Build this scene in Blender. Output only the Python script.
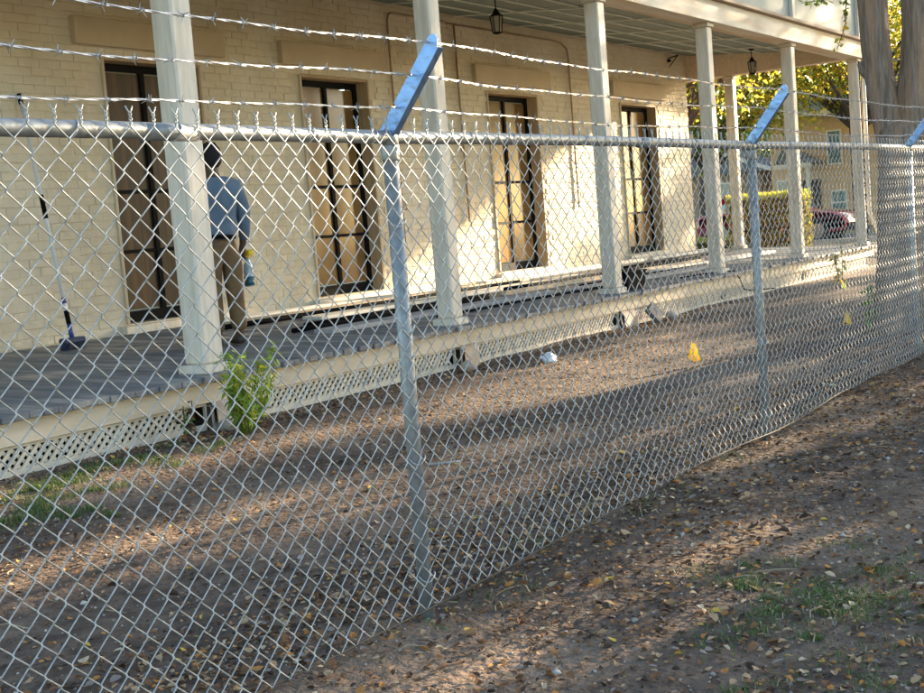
import bpy, bmesh, math, random
from mathutils import Vector, Matrix, Euler, noise as mnoise
R_ = math.radians
for o in list(bpy.data.objects): bpy.data.objects.remove(o)
scene = bpy.context.scene
COL = scene.collection

# ------------------------------------------------------------------ camera
# world: X runs along the building and the fence, Y from the camera to the building, Z up
FPX = 1285.0
def _n(v): return v.normalized()
_dx = _n(Vector((829, -184, FPX)))                       # direction of +X in camera axes (right, down, forward)
_dn = _n(Vector((.079, 1, (184 - .079 * 829) / FPX)))    # straight down
_up = -_dn
_dy = _up.cross(_dx)
RW = Matrix((_dx, _dy, _up))                             # camera axes -> world
CAM_H = 1.22
cam_d = bpy.data.cameras.new('camera'); cam = bpy.data.objects.new('camera', cam_d); COL.objects.link(cam)
cx, cy, cz = RW @ Vector((1, 0, 0)), RW @ Vector((0, -1, 0)), RW @ Vector((0, 0, -1))
M = Matrix((cx, cy, cz)).transposed().to_4x4(); M.translation = (0, 0, CAM_H)
cam.matrix_world = M
cam_d.sensor_width = 36; cam_d.lens = FPX / 924 * 36; cam_d.clip_start = .05; cam_d.clip_end = 3000
scene.camera = cam

# ------------------------------------------------------------------ sky, sun, exposure
SUN_EL, SUN_AZ = R_(13), R_(-14)                         # azimuth from +X, towards -Y
world = bpy.data.worlds.new('World'); scene.world = world; world.use_nodes = True
wn = world.node_tree.nodes; wl = world.node_tree.links
sky = wn.new('ShaderNodeTexSky'); sky.sky_type = 'NISHITA'; sky.sun_disc = False
sky.sun_elevation = SUN_EL; sky.sun_rotation = R_(90) - SUN_AZ
sky.air_density = 1.0; sky.dust_density = .8; sky.ozone_density = 1.2
bg = wn['Background']; bg.inputs['Strength'].default_value = .095
wl.new(sky.outputs[0], bg.inputs['Color'])
sl = bpy.data.lights.new('sun', 'SUN'); sl.energy = 5.0; sl.angle = R_(.53); sl.color = (1, .77, .50)
sun = bpy.data.objects.new('sun', sl); COL.objects.link(sun)
sdir = Vector((math.cos(SUN_EL) * math.cos(SUN_AZ), math.cos(SUN_EL) * math.sin(SUN_AZ), math.sin(SUN_EL)))
sun.rotation_euler = sdir.to_track_quat('Z', 'Y').to_euler(); sun.location = (40, -10, 30)
scene.view_settings.view_transform = 'Standard'; scene.view_settings.look = 'None'
scene.view_settings.exposure = 2.62; scene.view_settings.gamma = 1.0
scene.render.engine = 'CYCLES'

# ------------------------------------------------------------------ materials
MATS = {}
def mat(name, a, b=None, scale=4.0, rough=.7, metal=0.0, bump=0.0, bscale=30.0, c=None, cscale=.6, spec=.5, stretch=None, lo=.35, hi=.65, bdist=.01, trans=0.0, coat=0.0):
    if name in MATS: return MATS[name]
    m = bpy.data.materials.new(name); m.use_nodes = True; MATS[name] = m
    nt = m.node_tree; N = nt.nodes; L = nt.links; p = N['Principled BSDF']
    p.inputs['Roughness'].default_value = rough; p.inputs['Metallic'].default_value = metal
    p.inputs['Specular IOR Level'].default_value = spec; p.inputs['Coat Weight'].default_value = coat
    p.inputs['Base Color'].default_value = (*a, 1)
    geo = N.new('ShaderNodeNewGeometry'); pos = geo.outputs['Position']
    if stretch:
        mp = N.new('ShaderNodeMapping'); mp.inputs['Scale'].default_value = stretch
        L.new(pos, mp.inputs['Vector']); pos = mp.outputs['Vector']
    def nz(s, det=5):
        t = N.new('ShaderNodeTexNoise'); t.inputs['Scale'].default_value = s; t.inputs['Detail'].default_value = det
        L.new(pos, t.inputs['Vector']); return t.outputs['Fac']
    out = None
    if b:
        r = N.new('ShaderNodeMapRange'); r.inputs[1].default_value = lo; r.inputs[2].default_value = hi
        L.new(nz(scale), r.inputs[0])
        mx = N.new('ShaderNodeMix'); mx.data_type = 'RGBA'
        mx.inputs[6].default_value = (*a, 1); mx.inputs[7].default_value = (*b, 1)
        L.new(r.outputs[0], mx.inputs[0]); out = mx.outputs[2]
    if c:
        r = N.new('ShaderNodeMapRange'); r.inputs[1].default_value = .48; r.inputs[2].default_value = .66
        L.new(nz(cscale), r.inputs[0])
        m2 = N.new('ShaderNodeMix'); m2.data_type = 'RGBA'
        if out: L.new(out, m2.inputs[6])
        else: m2.inputs[6].default_value = (*a, 1)
        m2.inputs[7].default_value = (*c, 1); L.new(r.outputs[0], m2.inputs[0]); out = m2.outputs[2]
    if out: L.new(out, p.inputs['Base Color'])
    if bump:
        bn = N.new('ShaderNodeBump'); bn.inputs['Strength'].default_value = bump; bn.inputs['Distance'].default_value = bdist
        L.new(nz(bscale, 8), bn.inputs['Height']); L.new(bn.outputs[0], p.inputs['Normal'])
    if trans:
        tr = N.new('ShaderNodeBsdfTranslucent'); ms = N.new('ShaderNodeMixShader'); ms.inputs[0].default_value = trans
        if out: L.new(out, tr.inputs['Color'])
        else: tr.inputs['Color'].default_value = (*a, 1)
        L.new(p.outputs[0], ms.inputs[1]); L.new(tr.outputs[0], ms.inputs[2]); L.new(ms.outputs[0], N['Material Output'].inputs['Surface'])
    return m

soil = mat('soil', (.092, .068, .053), (.18, .134, .102), 9, .95, bump=1.0, bscale=30, c=(.27, .20, .145), cscale=.75, spec=.15, bdist=.05)
lawn = mat('far_ground', (.16, .15, .06), (.30, .24, .11), 1.3, .95, bump=.6, bscale=14, spec=.2)
asphalt = mat('asphalt', (.05, .05, .052), (.085, .082, .08), 3, .9, bump=.4, bscale=60)
concrete = mat('concrete', (.46, .43, .38), (.36, .34, .30), 3, .85, bump=.4, bscale=40)
galv = mat('galvanised_steel', (.285, .305, .31), (.20, .215, .22), 30, .45, .5, bump=.12, bscale=90)
galv_w = mat('galvanised_wire', (.42, .45, .455), (.29, .315, .325), 60, .48, .35)
barbm = mat('barbed_wire_steel', (.52, .52, .51), (.28, .27, .26), 60, .42, .5)
armm = mat('sky_tinted_zinc_plate', (.17, .28, .48), (.11, .19, .36), 14, .32, .8, bump=.25, bscale=45)  # zinc plate with the blue sky reflection painted into its base colour
rustm = mat('dark_rusty_wire', (.04, .04, .035), (.07, .055, .04), 30, .7, .2)
brickm = mat('painted_brick', (.67, .575, .42), (.60, .505, .36), 2.2, .72, bump=.9, bscale=10, c=(.72, .64, .50), cscale=.8, bdist=.022)
mortm = mat('painted_mortar', (.66, .565, .415), (.59, .495, .355), 3, .8, bump=.7, bscale=9, bdist=.022)
plasterm = mat('cream_plaster', (.56, .455, .315), (.50, .40, .27), 3, .7, bump=.25, bscale=24)
jambm = mat('tan_jamb_wood', (.46, .345, .21), (.36, .25, .14), 5, .6, bump=.2, bscale=30, stretch=(6, 6, .6))
whitep = mat('worn_white_paint', (.68, .62, .52), (.59, .53, .435), 6, .55, bump=.25, bscale=40, stretch=(5, 5, .7), c=(.52, .46, .37), cscale=1.5)
creamp = mat('cream_board_paint', (.66, .555, .41), (.57, .465, .33), 4, .65, bump=.25, bscale=40, stretch=(.6, 4, 4))
latm = mat('lattice_paint', (.68, .60, .47), (.55, .47, .36), 8, .7)
deckm = mat('grey_deck_paint', (.095, .105, .118), (.15, .158, .168), 4, .55, bump=.3, bscale=40, stretch=(5, .6, 4), c=(.27, .26, .245), cscale=1.2)
ceilm = mat('grey_green_ceiling_paint', (.155, .20, .178), (.125, .163, .145), 3, .6, bump=.2, bscale=30, stretch=(.4, 4, 4))
battm = mat('pale_batten_paint', (.62, .65, .59), (.52, .55, .50), 5, .6)
panelm = mat('pale_green_panel_paint', (.36, .39, .35), (.30, .33, .30), 3, .6, bump=.15, bscale=30)
blackm = mat('black_paint', (.006, .006, .007), (.012, .011, .01), 20, .7, spec=.08)
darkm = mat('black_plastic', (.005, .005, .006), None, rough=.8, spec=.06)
panem = mat('door_glass_painted_reflection', (.22, .12, .046), (.15, .08, .03), 1.6, .12, spec=.35, c=(.30, .17, .062), cscale=.9)  # warm outdoor reflections painted as brown tones on the glass
brown_door = mat('varnished_brown_board', (.06, .030, .013), (.03, .016, .008), 5, .35, stretch=(6, 6, .5), c=(.10, .05, .02), cscale=1.4, spec=.3)
barkm = mat('smooth_grey_bark', (.33, .262, .205), (.165, .122, .092), 6, .85, bump=1.0, bscale=18, stretch=(7, 7, .5), c=(.38, .25, .16), cscale=1.6, bdist=.03)
barkd = mat('dark_bark', (.115, .085, .07), (.06, .045, .037), 5, .9, bump=.8, bscale=24, stretch=(5, 5, .7), bdist=.03)
gleaf = mat('green_leaf', (.13, .21, .035), (.19, .27, .045), 3, .5, trans=.58)
ygleaf = mat('yellow_green_leaf', (.38, .38, .05), (.26, .31, .045), 2, .5, trans=.62)
yleaf = mat('yellow_leaf', (.66, .46, .05), (.52, .40, .06), 2, .5, trans=.62)
bleaf = mat('bright_shoot_leaf', (.30, .44, .06), (.19, .31, .045), 9, .45, trans=.45)
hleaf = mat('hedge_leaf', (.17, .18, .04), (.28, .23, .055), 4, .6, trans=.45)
hyleaf = mat('sunlit_hedge_leaf', (.50, .48, .06), (.36, .38, .05), 4, .6, trans=.5)  # sunlit yellow of the hedge top, put into the leaf colour
grassm = mat('grass_blade', (.07, .135, .035), (.12, .18, .05), 12, .6, trans=.35)
strawm = mat('dry_straw', (.42, .34, .20), (.30, .23, .13), 12, .7)
LITTER = [mat('litter_' + k, v, None, rough=.85, spec=.08) for k, v in dict(
    tan=(.40, .265, .15), brown=(.19, .10, .05), pale=(.52, .40, .26), orange=(.44, .20, .06), dark=(.075, .048, .034), yellow=(.58, .38, .08), grey=(.24, .195, .165)).items()]
pebm = mat('pebble', (.50, .46, .40), (.30, .27, .24), 18, .8)
stonem = mat('whitewashed_stone', (.46, .42, .36), (.28, .245, .205), 9, .85, bump=.7, bscale=24, c=(.40, .27, .17), cscale=4)
redm = mat('red_car_paint', (.52, .02, .03), (.44, .02, .025), 3, .22, coat=.9)
glassm = mat('car_glass', (.10, .16, .18), None, rough=.05, spec=.9)
tyrem = mat('rubber', (.015, .015, .015), None, rough=.8)
rimm = mat('alloy', (.22, .23, .24), None, rough=.3, metal=.8)
lampm = mat('headlamp_lens', (.75, .75, .72), None, rough=.12)
farbrick = mat('tan_house_brick', (.62, .44, .26), (.52, .36, .21), 9, .85, stretch=(1, 1, 4))
farbrown = mat('brown_house_siding', (.34, .25, .16), (.27, .19, .12), 6, .85)
roofm = mat('grey_shingle', (.17, .185, .20), (.12, .13, .14), 6, .85)
trimm = mat('house_trim_white', (.66, .64, .58), None, rough=.6)
bluewin = mat('house_window_glass', (.10, .17, .20), (.16, .25, .28), 2, .08, spec=.7)
flagm = mat('yellow_plastic', (.88, .68, .03), None, rough=.5, trans=.3)
shirtm = mat('blue_cotton', (.085, .128, .185), (.12, .172, .235), 6, .85, bump=.5, bscale=16, bdist=.02)
pantm = mat('brown_canvas', (.115, .066, .028), (.165, .10, .045), 7, .9, bump=.5, bscale=15, bdist=.02)
skinm = mat('dark_skin', (.085, .046, .03), (.10, .056, .037), 8, .55)
hairm = mat('black_hair', (.004, .0035, .0035), (.009, .008, .008), 40, .85, bump=.6, bscale=120)
shoem = mat('dark_shoe', (.02, .018, .018), (.05, .03, .02), 10, .6)
polem = mat('white_pole', (.66, .68, .70), None, rough=.35)
bluepl = mat('blue_plastic', (.02, .05, .22), None, rough=.4)
navypl = mat('navy_bristle', (.018, .03, .07), (.03, .05, .10), 40, .8)
bottlem = mat('clear_blue_bottle', (.50, .60, .70), (.16, .26, .34), 14, .25)
tealm = mat('teal_liquid', (.02, .09, .12), None, rough=.2)
boardw = mat('white_primed_board', (.68, .65, .58), (.58, .55, .49), 5, .6, stretch=(.5, 5, 5))
boardg = mat('grey_weathered_board', (.34, .34, .34), (.26, .26, .27), 5, .7, stretch=(.5, 5, 5))
boardt = mat('raw_pine_board', (.56, .44, .30), (.47, .35, .22), 5, .65, stretch=(.5, 5, 5))
papm = mat('crumpled_paper', (.62, .68, .74), None, rough=.8)
conduitm = mat('painted_conduit', (.30, .20, .13), (.36, .25, .16), 5, .6)
lampglass = mat('lantern_glass', (.30, .29, .24), None, rough=.15)

# ------------------------------------------------------------------ mesh helpers
class MB:
    def __init__(s): s.v = []; s.f = []; s.mi = []
    def add(s, vs, fs, mi=0):
        n = len(s.v); s.v += [tuple(v) for v in vs]; s.f += [tuple(i + n for i in f) for f in fs]; s.mi += [mi] * len(fs); return s
    def box(s, x0, x1, y0, y1, z0, z1, mi=0, M=None):
        vs = [Vector((x, y, z)) for z in (z0, z1) for y in (y0, y1) for x in (x0, x1)]
        if M: vs = [M @ v for v in vs]
        return s.add(vs, [(0, 2, 3, 1), (4, 5, 7, 6), (0, 1, 5, 4), (2, 6, 7, 3), (0, 4, 6, 2), (1, 3, 7, 5)], mi)
    def bevbox(s, x0, x1, y0, y1, z0, z1, b=.004, mi=0, M=None, jit=0, rng=None):
        """box with chamfered edges: 24 corner verts"""
        xs, ys, zs = (x0, x1), (y0, y1), (z0, z1); V = []; idx = {}
        for i in (0, 1):
            for j in (0, 1):
                for k in (0, 1):
                    sx, sy, sz = (1, -1)[i] * b, (1, -1)[j] * b, (1, -1)[k] * b
                    J = Vector((rng.uniform(-jit, jit), rng.uniform(-jit, jit), rng.uniform(-jit, jit))) if jit else Vector()
                    for a, p in enumerate(((xs[i], ys[j] + sy, zs[k] + sz), (xs[i] + sx, ys[j], zs[k] + sz), (xs[i] + sx, ys[j] + sy, zs[k]))):
                        idx[i, j, k, a] = len(V); q = Vector(p) + J; V.append(M @ q if M else q)
        F = []
        g = lambda i, j, k, a: idx[i, j, k, a]
        for i in (0, 1):
            q = [g(i, 0, 0, 0), g(i, 1, 0, 0), g(i, 1, 1, 0), g(i, 0, 1, 0)]; F.append(q if i else q[::-1])
            q = [g(0, i, 0, 1), g(1, i, 0, 1), g(1, i, 1, 1), g(0, i, 1, 1)]; F.append(q[::-1] if i else q)
            q = [g(0, 0, i, 2), g(1, 0, i, 2), g(1, 1, i, 2), g(0, 1, i, 2)]; F.append(q if i else q[::-1])
        for i in (0, 1):
            for j in (0, 1):
                F.append([g(i, j, 0, 0), g(i, j, 1, 0), g(i, j, 1, 1), g(i, j, 0, 1)])
                F.append([g(i, 0, j, 0), g(i, 1, j, 0), g(i, 1, j, 2), g(i, 0, j, 2)])
                F.append([g(0, i, j, 1), g(1, i, j, 1), g(1, i, j, 2), g(0, i, j, 2)])
                for k in (0, 1): F.append([g(i, j, k, 0), g(i, j, k, 1), g(i, j, k, 2)])
        return s.add(V, F, mi)
    def tube(s, pts, r, n=6, mi=0, cap=True):
        pts = [Vector(p) for p in pts]; rs = r if isinstance(r, (list, tuple)) else [r] * len(pts)
        rings = []; ref = None
        for i, p in enumerate(pts):
            t = (pts[min(i + 1, len(pts) - 1)] - pts[max(i - 1, 0)])
            t = t.normalized() if t.length > 1e-9 else Vector((0, 0, 1))
            if ref is None:
                ref = Vector((1, 0, 0)) if abs(t.x) < .8 else Vector((0, 1, 0))
            u = (ref - t * ref.dot(t)); u = u.normalized() if u.length > 1e-6 else t.orthogonal().normalized(); w = t.cross(u); ref = u
            rings.append([p + (u * math.cos(a) + w * math.sin(a)) * rs[i] for a in [2 * math.pi * k / n for k in range(n)]])
        V = [q for rg in rings for q in rg]; F = []
        for i in range(len(pts) - 1):
            for k in range(n):
                k2 = (k + 1) % n; F.append((i * n + k, i * n + k2, (i + 1) * n + k2, (i + 1) * n + k))
        if cap: F.append(tuple(range(n))[::-1]); F.append(tuple(range((len(pts) - 1) * n, len(pts) * n)))
        return s.add(V, F, mi)
    def mesh(s, name, mats, smooth=False):
        me = bpy.data.meshes.new(name); me.from_pydata(s.v, [], s.f)
        for m in (mats if isinstance(mats, (list, tuple)) else [mats]): me.materials.append(m)
        if any(s.mi): me.polygons.foreach_set('material_index', s.mi)
        if smooth: me.polygons.foreach_set('use_smooth', [True] * len(s.f))
        me.validate(); me.update(); return me
    def build(s, name, mats, parent=None, smooth=False): return link(name, s.mesh(name, mats, smooth), parent)

def link(name, me, parent=None, loc=None, rot=None):
    o = bpy.data.objects.new(name, me); COL.objects.link(o)
    if parent: o.parent = parent; o.matrix_parent_inverse = parent_inv(parent)
    if loc: o.location = loc
    if rot: o.rotation_euler = rot
    return o
def wmat(o):
    m = Matrix.LocRotScale(o.location, o.rotation_euler, o.scale)
    return (wmat(o.parent) @ o.matrix_parent_inverse @ m) if o.parent else m
def parent_inv(p): return wmat(p).inverted()
def tag(o, label, cat, group=None):
    o['label'] = label; o['category'] = cat
    if group: o['group'] = group
    return o
def thing(name, label, cat, loc=(0, 0, 0), group=None):
    o = bpy.data.objects.new(name, None); COL.objects.link(o); o.location = loc; o.empty_display_size = .1
    return tag(o, label, cat, group)
def structure(o): o['kind'] = 'structure'; return o
def stuff(o): o['kind'] = 'stuff'; return o

# ------------------------------------------------------------------ ground
def sm(a, b, x):
    t = max(0, min(1, (x - a) / (b - a))); return t * t * (3 - 2 * t)
def gh(x, y):
    k = sm(-6, -2, x) * (1 - sm(22, 27, x)) * sm(-8, -4, y) * (1 - sm(6.6, 7.5, y))
    if k <= 0: return 0.0
    h = .026 * mnoise.noise(Vector((x * .55, y * 1.1, 3.1))) + .016 * mnoise.noise(Vector((x * 1.9, y * 2.6, 7.7))) + .007 * mnoise.noise(Vector((x * 6, y * 7, 1.7)))
    h += .035 * math.exp(-((y - 2.45) / .35) ** 2) * (.5 + mnoise.noise(Vector((x * .8, 0, 4)))) - .02
    h -= .05 * math.exp(-((y - 4.6) / .5) ** 2) * (.5 + .5 * mnoise.noise(Vector((x * .3, 5, 9))))
    h -= .015 * sm(5.6, 6.3, y)
    return h * k
def axis(lo, hi, step, far):
    a = []; x = lo
    while x < hi: a.append(x); x += step
    out_hi = [hi]; d = step * 2
    while out_hi[-1] < far: out_hi.append(out_hi[-1] + d); d *= 1.6
    out_lo = [lo]; d = step * 2
    while out_lo[-1] > -far: out_lo.append(out_lo[-1] - d); d *= 1.6
    return out_lo[:0:-1] + a + out_hi
gx = axis(0, 16, .05, 900); gy = axis(0, 6.6, .04, 900)
mb = MB(); nx = len(gx)
mb.v = [(x, y, gh(x, y)) for y in gy for x in gx]
for j in range(len(gy) - 1):
    for i in range(nx - 1):
        mb.f.append((j * nx + i, j * nx + i + 1, (j + 1) * nx + i + 1, (j + 1) * nx + i))
        mb.mi.append(1 if gx[i] > 28 or gx[i] < -12 or gy[j] > 16 or gy[j] < -9 else 0)
structure(mb.build('ground', [soil, lawn], smooth=True))
pv = MB().box(26.2, 28.2, -40, 60, -.2, .09).build('pavement', concrete); structure(pv)
structure(MB().box(35.2, 43, -80, 90, -.2, .012).build('road', asphalt))
kb = MB()
structure(MB().box(34.95, 35.2, -80, 90, -.2, .13).build('kerb', concrete))

# ------------------------------------------------------------------ the house
HOUSE = thing('porch_house', 'cream painted brick house with long columned porch behind the fence', 'house', (14, 9.6, 0))
WY = 9.6; XL, XR = 1.4, 23.2
def fz(y): return .345 + .0295 * (y - 6.4)          # porch floor height
DOORS = [(8.77, 10.10), (11.73, 13.05), (15.87, 17.33), (20.22, 21.70)]
DZ0, DZ1 = .535, 3.13; CZ = 4.08
wall = MB()
xs = [XL] + [x for d in DOORS for x in d] + [XR]
for i in range(0, len(xs), 2): wall.box(xs[i], xs[i + 1], WY + .0032, WY + .36, .1, CZ + .3)
for a, b in DOORS:
    wall.box(a, b, WY + .0032, WY + .36, DZ1, CZ + .3); wall.box(a, b, WY + .0032, WY + .36, .1, DZ0)
wall.box(XR - .36, XR - .001, WY + .361, WY + 9, .1, CZ + .3)
WALL = wall.build('wall', mortm, HOUSE)
MB().box(XL, XR, WY, WY + 9, 4.5, 7.6).build('upper_wall', plasterm, HOUSE)  # unseen upper storey, added for the shadow it casts
rf = MB(); x0, x1, y0, y1 = XL - .6, XR + .9, 5.7, WY + 9.6
rf.add([(x0, y0, 7.5), (x1, y0, 7.5), (x1, y1, 7.5), (x0, y1, 7.5), (x0 + 5, 12.6, 10.2), (x1 - 6, 12.6, 10.2)], [(0, 1, 5, 4), (1, 2, 5), (2, 3, 4, 5), (3, 0, 4), (3, 2, 1, 0)])
rf.build('roof', roofm, HOUSE)  # unseen roof, added to block part of the sky
# bricks: the 300 that show largest one by one, the rest as one field
rng = random.Random(5)
variants = []
for k in range(10):
    b = MB().bevbox(-.118, .118, -.005, .03, -.0376, .0376, .0042, jit=.0026, rng=rng); variants.append(b.mesh('brick', brickm))
spots = []; PZ = .079; PX = .238
r = 0; z = fz(WY) + .05
while z < CZ - .02:
    x = XL + .12 + (PX / 2 if r % 2 else 0) + rng.uniform(-.02, .02)
    while x < XR - .1:
        if not any(a - .10 < x < b + .10 and DZ0 - .10 < z < DZ1 + .03 for a, b in DOORS): spots.append((x, z + rng.uniform(-.004, .004)))
        x += PX + rng.uniform(-.006, .006)
    r += 1; z += PZ
vis = sorted([s for s in spots if s[0] > 6.9], key=lambda s: s[0] * 1.0 - s[1] * .9)
near = set(vis[:300])
field = MB()
for (x, z) in spots:
    ry = rng.uniform(-.012, .012); dy = rng.uniform(-.0035, .002)
    if (x, z) in near:
        link('brick', variants[rng.randrange(10)], WALL, (x, WY + dy, z), (rng.uniform(-.015, .015), ry, rng.uniform(-.006, .006)))
    else:
        Mx = Matrix.Translation((x, WY + dy, z)) @ Euler((rng.uniform(-.015, .015), ry, rng.uniform(-.006, .006))).to_matrix().to_4x4()
        field.bevbox(-.118, .118, -.005, .03, -.0376, .0376, .0042, M=Mx, jit=.0026, rng=rng)
stuff(field.build('brickwork', brickm, WALL))
# doors
for n, (a, b) in enumerate(DOORS):
    MB().bevbox(a - .34, b + .36, WY - .075, WY + .02, 3.225, 3.485, .006).build('lintel_panel', plasterm, HOUSE)
    MB().bevbox(a - .10, b + .14, WY - .10, WY + .03, fz(WY) + .002, DZ0 - .012, .006).build('sill', whitep, HOUSE)
    MB().bevbox(b - .03, b + .006, WY - .022, WY + .25, DZ0, DZ1, .004).build('jamb', jambm, HOUSE)
    MB().bevbox(a - .006, a + .03, WY - .022, WY + .25, DZ0, DZ1, .004).build('jamb', plasterm, HOUSE)
    MB().bevbox(a + .03, b - .03, WY - .02, WY + .25, DZ1 - .03, DZ1 + .006, .004).build('head_jamb', jambm, HOUSE)
    d = MB(); yd = WY + .17; A, B = a + .03, b - .03; Z0, Z1 = DZ0 + .004, DZ1 - .03
    mid = (A + B) / 2
    d.box(A, A + .07, yd - .02, yd + .03, Z0, Z1); d.box(B - .07, B, yd - .02, yd + .03, Z0, Z1)
    d.box(A + .07, B - .07, yd - .019, yd + .029, Z0, Z0 + .11); d.box(A + .07, B - .07, yd - .019, yd + .029, Z1 - .07, Z1)
    d.box(mid - .028, mid + .028, yd - .021, yd + .028, Z0 + .11, Z1 - .07)
    H = Z1 - .07 - Z0 - .11; rows = [Z0 + .11 + H * q for q in (0, .25, .5, .75, 1)]
    for q in rows[1:4]:
        d.box(A + .07, mid - .035, yd - .015, yd + .02, q - .018, q + .018); d.box(mid + .035, B - .07, yd - .015, yd + .02, q - .018, q + .018)
    D = d.build('door', blackm, HOUSE)
    for u0, u1 in ((A + .068, mid - .033), (mid + .033, B - .068)):
        for i in range(4):
            t = rng.uniform(-.006, .006); w = MB()
            z0, z1 = rows[i] + .016, rows[i + 1] - .016
            w.add([(u0, yd + .004 + t, z0), (u1, yd + .004 - t, z0), (u1, yd + .006 - t, z1), (u0, yd + .006 + t, z1), (u0, yd + .012 + t, z0), (u1, yd + .012 - t, z0), (u1, yd + .014 - t, z1), (u0, yd + .014 + t, z1)],
                  [(0, 1, 2, 3), (5, 4, 7, 6), (0, 4, 5, 1), (3, 2, 6, 7), (0, 3, 7, 4), (1, 5, 6, 2)])
            w.build('pane', brown_door if n == 0 else panem, D)
# conduits
def conduit(pts): MB().tube(pts, .014, 7).build('conduit', conduitm, HOUSE, True)
yc = WY - .035
conduit([(13.54, yc, 1.1), (13.54, yc, 3.9), (13.57, yc, 3.97), (13.64, yc, 4.0), (14.6, yc, 4.0), (14.9, yc, 4.0)])
conduit([(14.9, yc, 3.99), (17.9, yc, 3.99), (18.2, yc, 3.97), (18.36, yc, 3.9), (18.4, yc, 3.75), (18.42, yc, 1.4)])
conduit([(15.1, yc, 3.98), (15.12, yc, 1.3)])
MB().box(13.50, 13.60, yc - .03, yc + .03, 1.5, 1.62).build('outlet_box', conduitm, HOUSE)
# porch floor: planks run from the lip to the wall
pf = MB(); pf.add([(XL, 6.42, fz(6.42) - .045), (23.6, 6.42, fz(6.42) - .045), (23.6, WY, fz(WY) - .045), (XL, WY, fz(WY) - .045), (XL, 6.42, .18), (23.6, 6.42, .18), (23.6, WY, .2), (XL, WY, .2)],
                  [(0, 1, 2, 3), (7, 6, 5, 4), (0, 4, 5, 1), (1, 5, 6, 2), (2, 6, 7, 3), (3, 7, 4, 0)])
PF = pf.build('porch_floor', deckm, HOUSE)
ang = math.atan(.0295); pl = [MB().bevbox(-.0505, .0505, -.115 - .01 * k, WY - 6.4 + .02, -.042, 0, .004).mesh('plank', deckm) for k in range(3)]
x = XL + .05; 
while x < 23.6:
    link('plank', pl[rng.randrange(3)], PF, (x, 6.4, fz(6.4) + rng.uniform(-.003, .003)), (ang, 0, rng.uniform(-.0008, .0008))); x += .1035
MB().bevbox(XL, 23.6, 6.345, 6.42, .15, .300, .004).build('fascia_board', creamp, HOUSE)
MB().bevbox(23.56, 23.6, 6.425, WY, .15, .300, .004).build('end_fascia_board', creamp, HOUSE)
COLX = [3.5, 6.62, 9.82, 13.2, 16.4, 19.8, 23.4]
def column(x, y, z0, z1, w=.168):
    c = MB(); h = w / 2
    c.bevbox(x - h, x + h, y - h, y + h, z0 + .06, z1 - .05, .014)
    c.bevbox(x - h - .035, x + h + .035, y - h - .035, y + h + .035, z0 - .004, z0 + .06, .008)
    c.bevbox(x - h - .02, x + h + .02, y - h - .02, y + h + .02, z1 - .05, z1, .006)
    return c.build('column', whitep, HOUSE)
BZ0, BZ1 = 3.65, 3.93
for x in COLX: column(x, 6.50, fz(6.50), BZ0, .20 if x < 8 else .175)
column(23.48, 8.84, fz(8.84), BZ0)
for i, x in enumerate(COLX[:4]):        # rough stone pier blocks under the columns
    p = MB(); rs = random.Random(40 + i); w = .17
    M0 = Matrix.Translation((x + .02, 6.40, .0)) @ Euler((0, 0, rs.uniform(-.1, .1))).to_matrix().to_4x4()
    p.bevbox(-w, w, -.10, .16, -.1, .149, .03, M=M0, jit=.022, rng=rs)
    p.build('pier_stone', stonem, HOUSE, True)
# lattice
for i in range(len(COLX) - 1):
    a, b = COLX[i] + (.16 if i < 4 else -.14), COLX[i + 1] - (.17 if i < 3 else .17); zt, zb = .148, -.02
    LP = MB().box(a, b, 6.372, 6.395, zb - .02, zb + .022).box(a, b, 6.372, 6.395, zt - .018, zt).box(a - .012, a, 6.37, 6.396, zb, zt).box(b, b + .012, 6.37, 6.396, zb, zt).build('lattice_panel', latm, HOUSE)
    MB().box(a, b, 6.60, 6.62, -.05, .17).build('crawlspace_dark', darkm, HOUSE)  # black sheet painted in for the shade behind the lattice
    far = MB(); hgt = zt - zb; sw = .0165; stp = .066
    sl_ = {}
    for s_, yy in ((1, 6.374), (-1, 6.385)):
        m_ = MB(); dx_ = hgt * s_
        V = [(-sw, 0, 0), (sw, 0, 0), (sw + dx_, 0, hgt), (-sw + dx_, 0, hgt)]
        V += [(q[0], .008, q[2]) for q in V[:4]]
        m_.add(V, [(0, 1, 2, 3), (7, 6, 5, 4), (0, 4, 5, 1), (1, 5, 6, 2), (2, 6, 7, 3), (3, 7, 4, 0)])
        sl_[s_] = m_.mesh('slat', latm)
        x = a + (.03 if s_ > 0 else hgt + .03)
        while x < b - (hgt + .02 if s_ > 0 else .02):
            if COLX[i] > 3 and COLX[i] < 9: link('slat', sl_[s_], LP, (x, yy, zb))
            else: far.add([(q[0] + x, q[1] + yy, q[2] + zb) for q in V], [(0, 1, 2, 3), (7, 6, 5, 4), (0, 4, 5, 1), (1, 5, 6, 2), (2, 6, 7, 3), (3, 7, 4, 0)])
            x += stp
    if far.v: stuff(far.build('lattice_slats', latm, LP))
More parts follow.
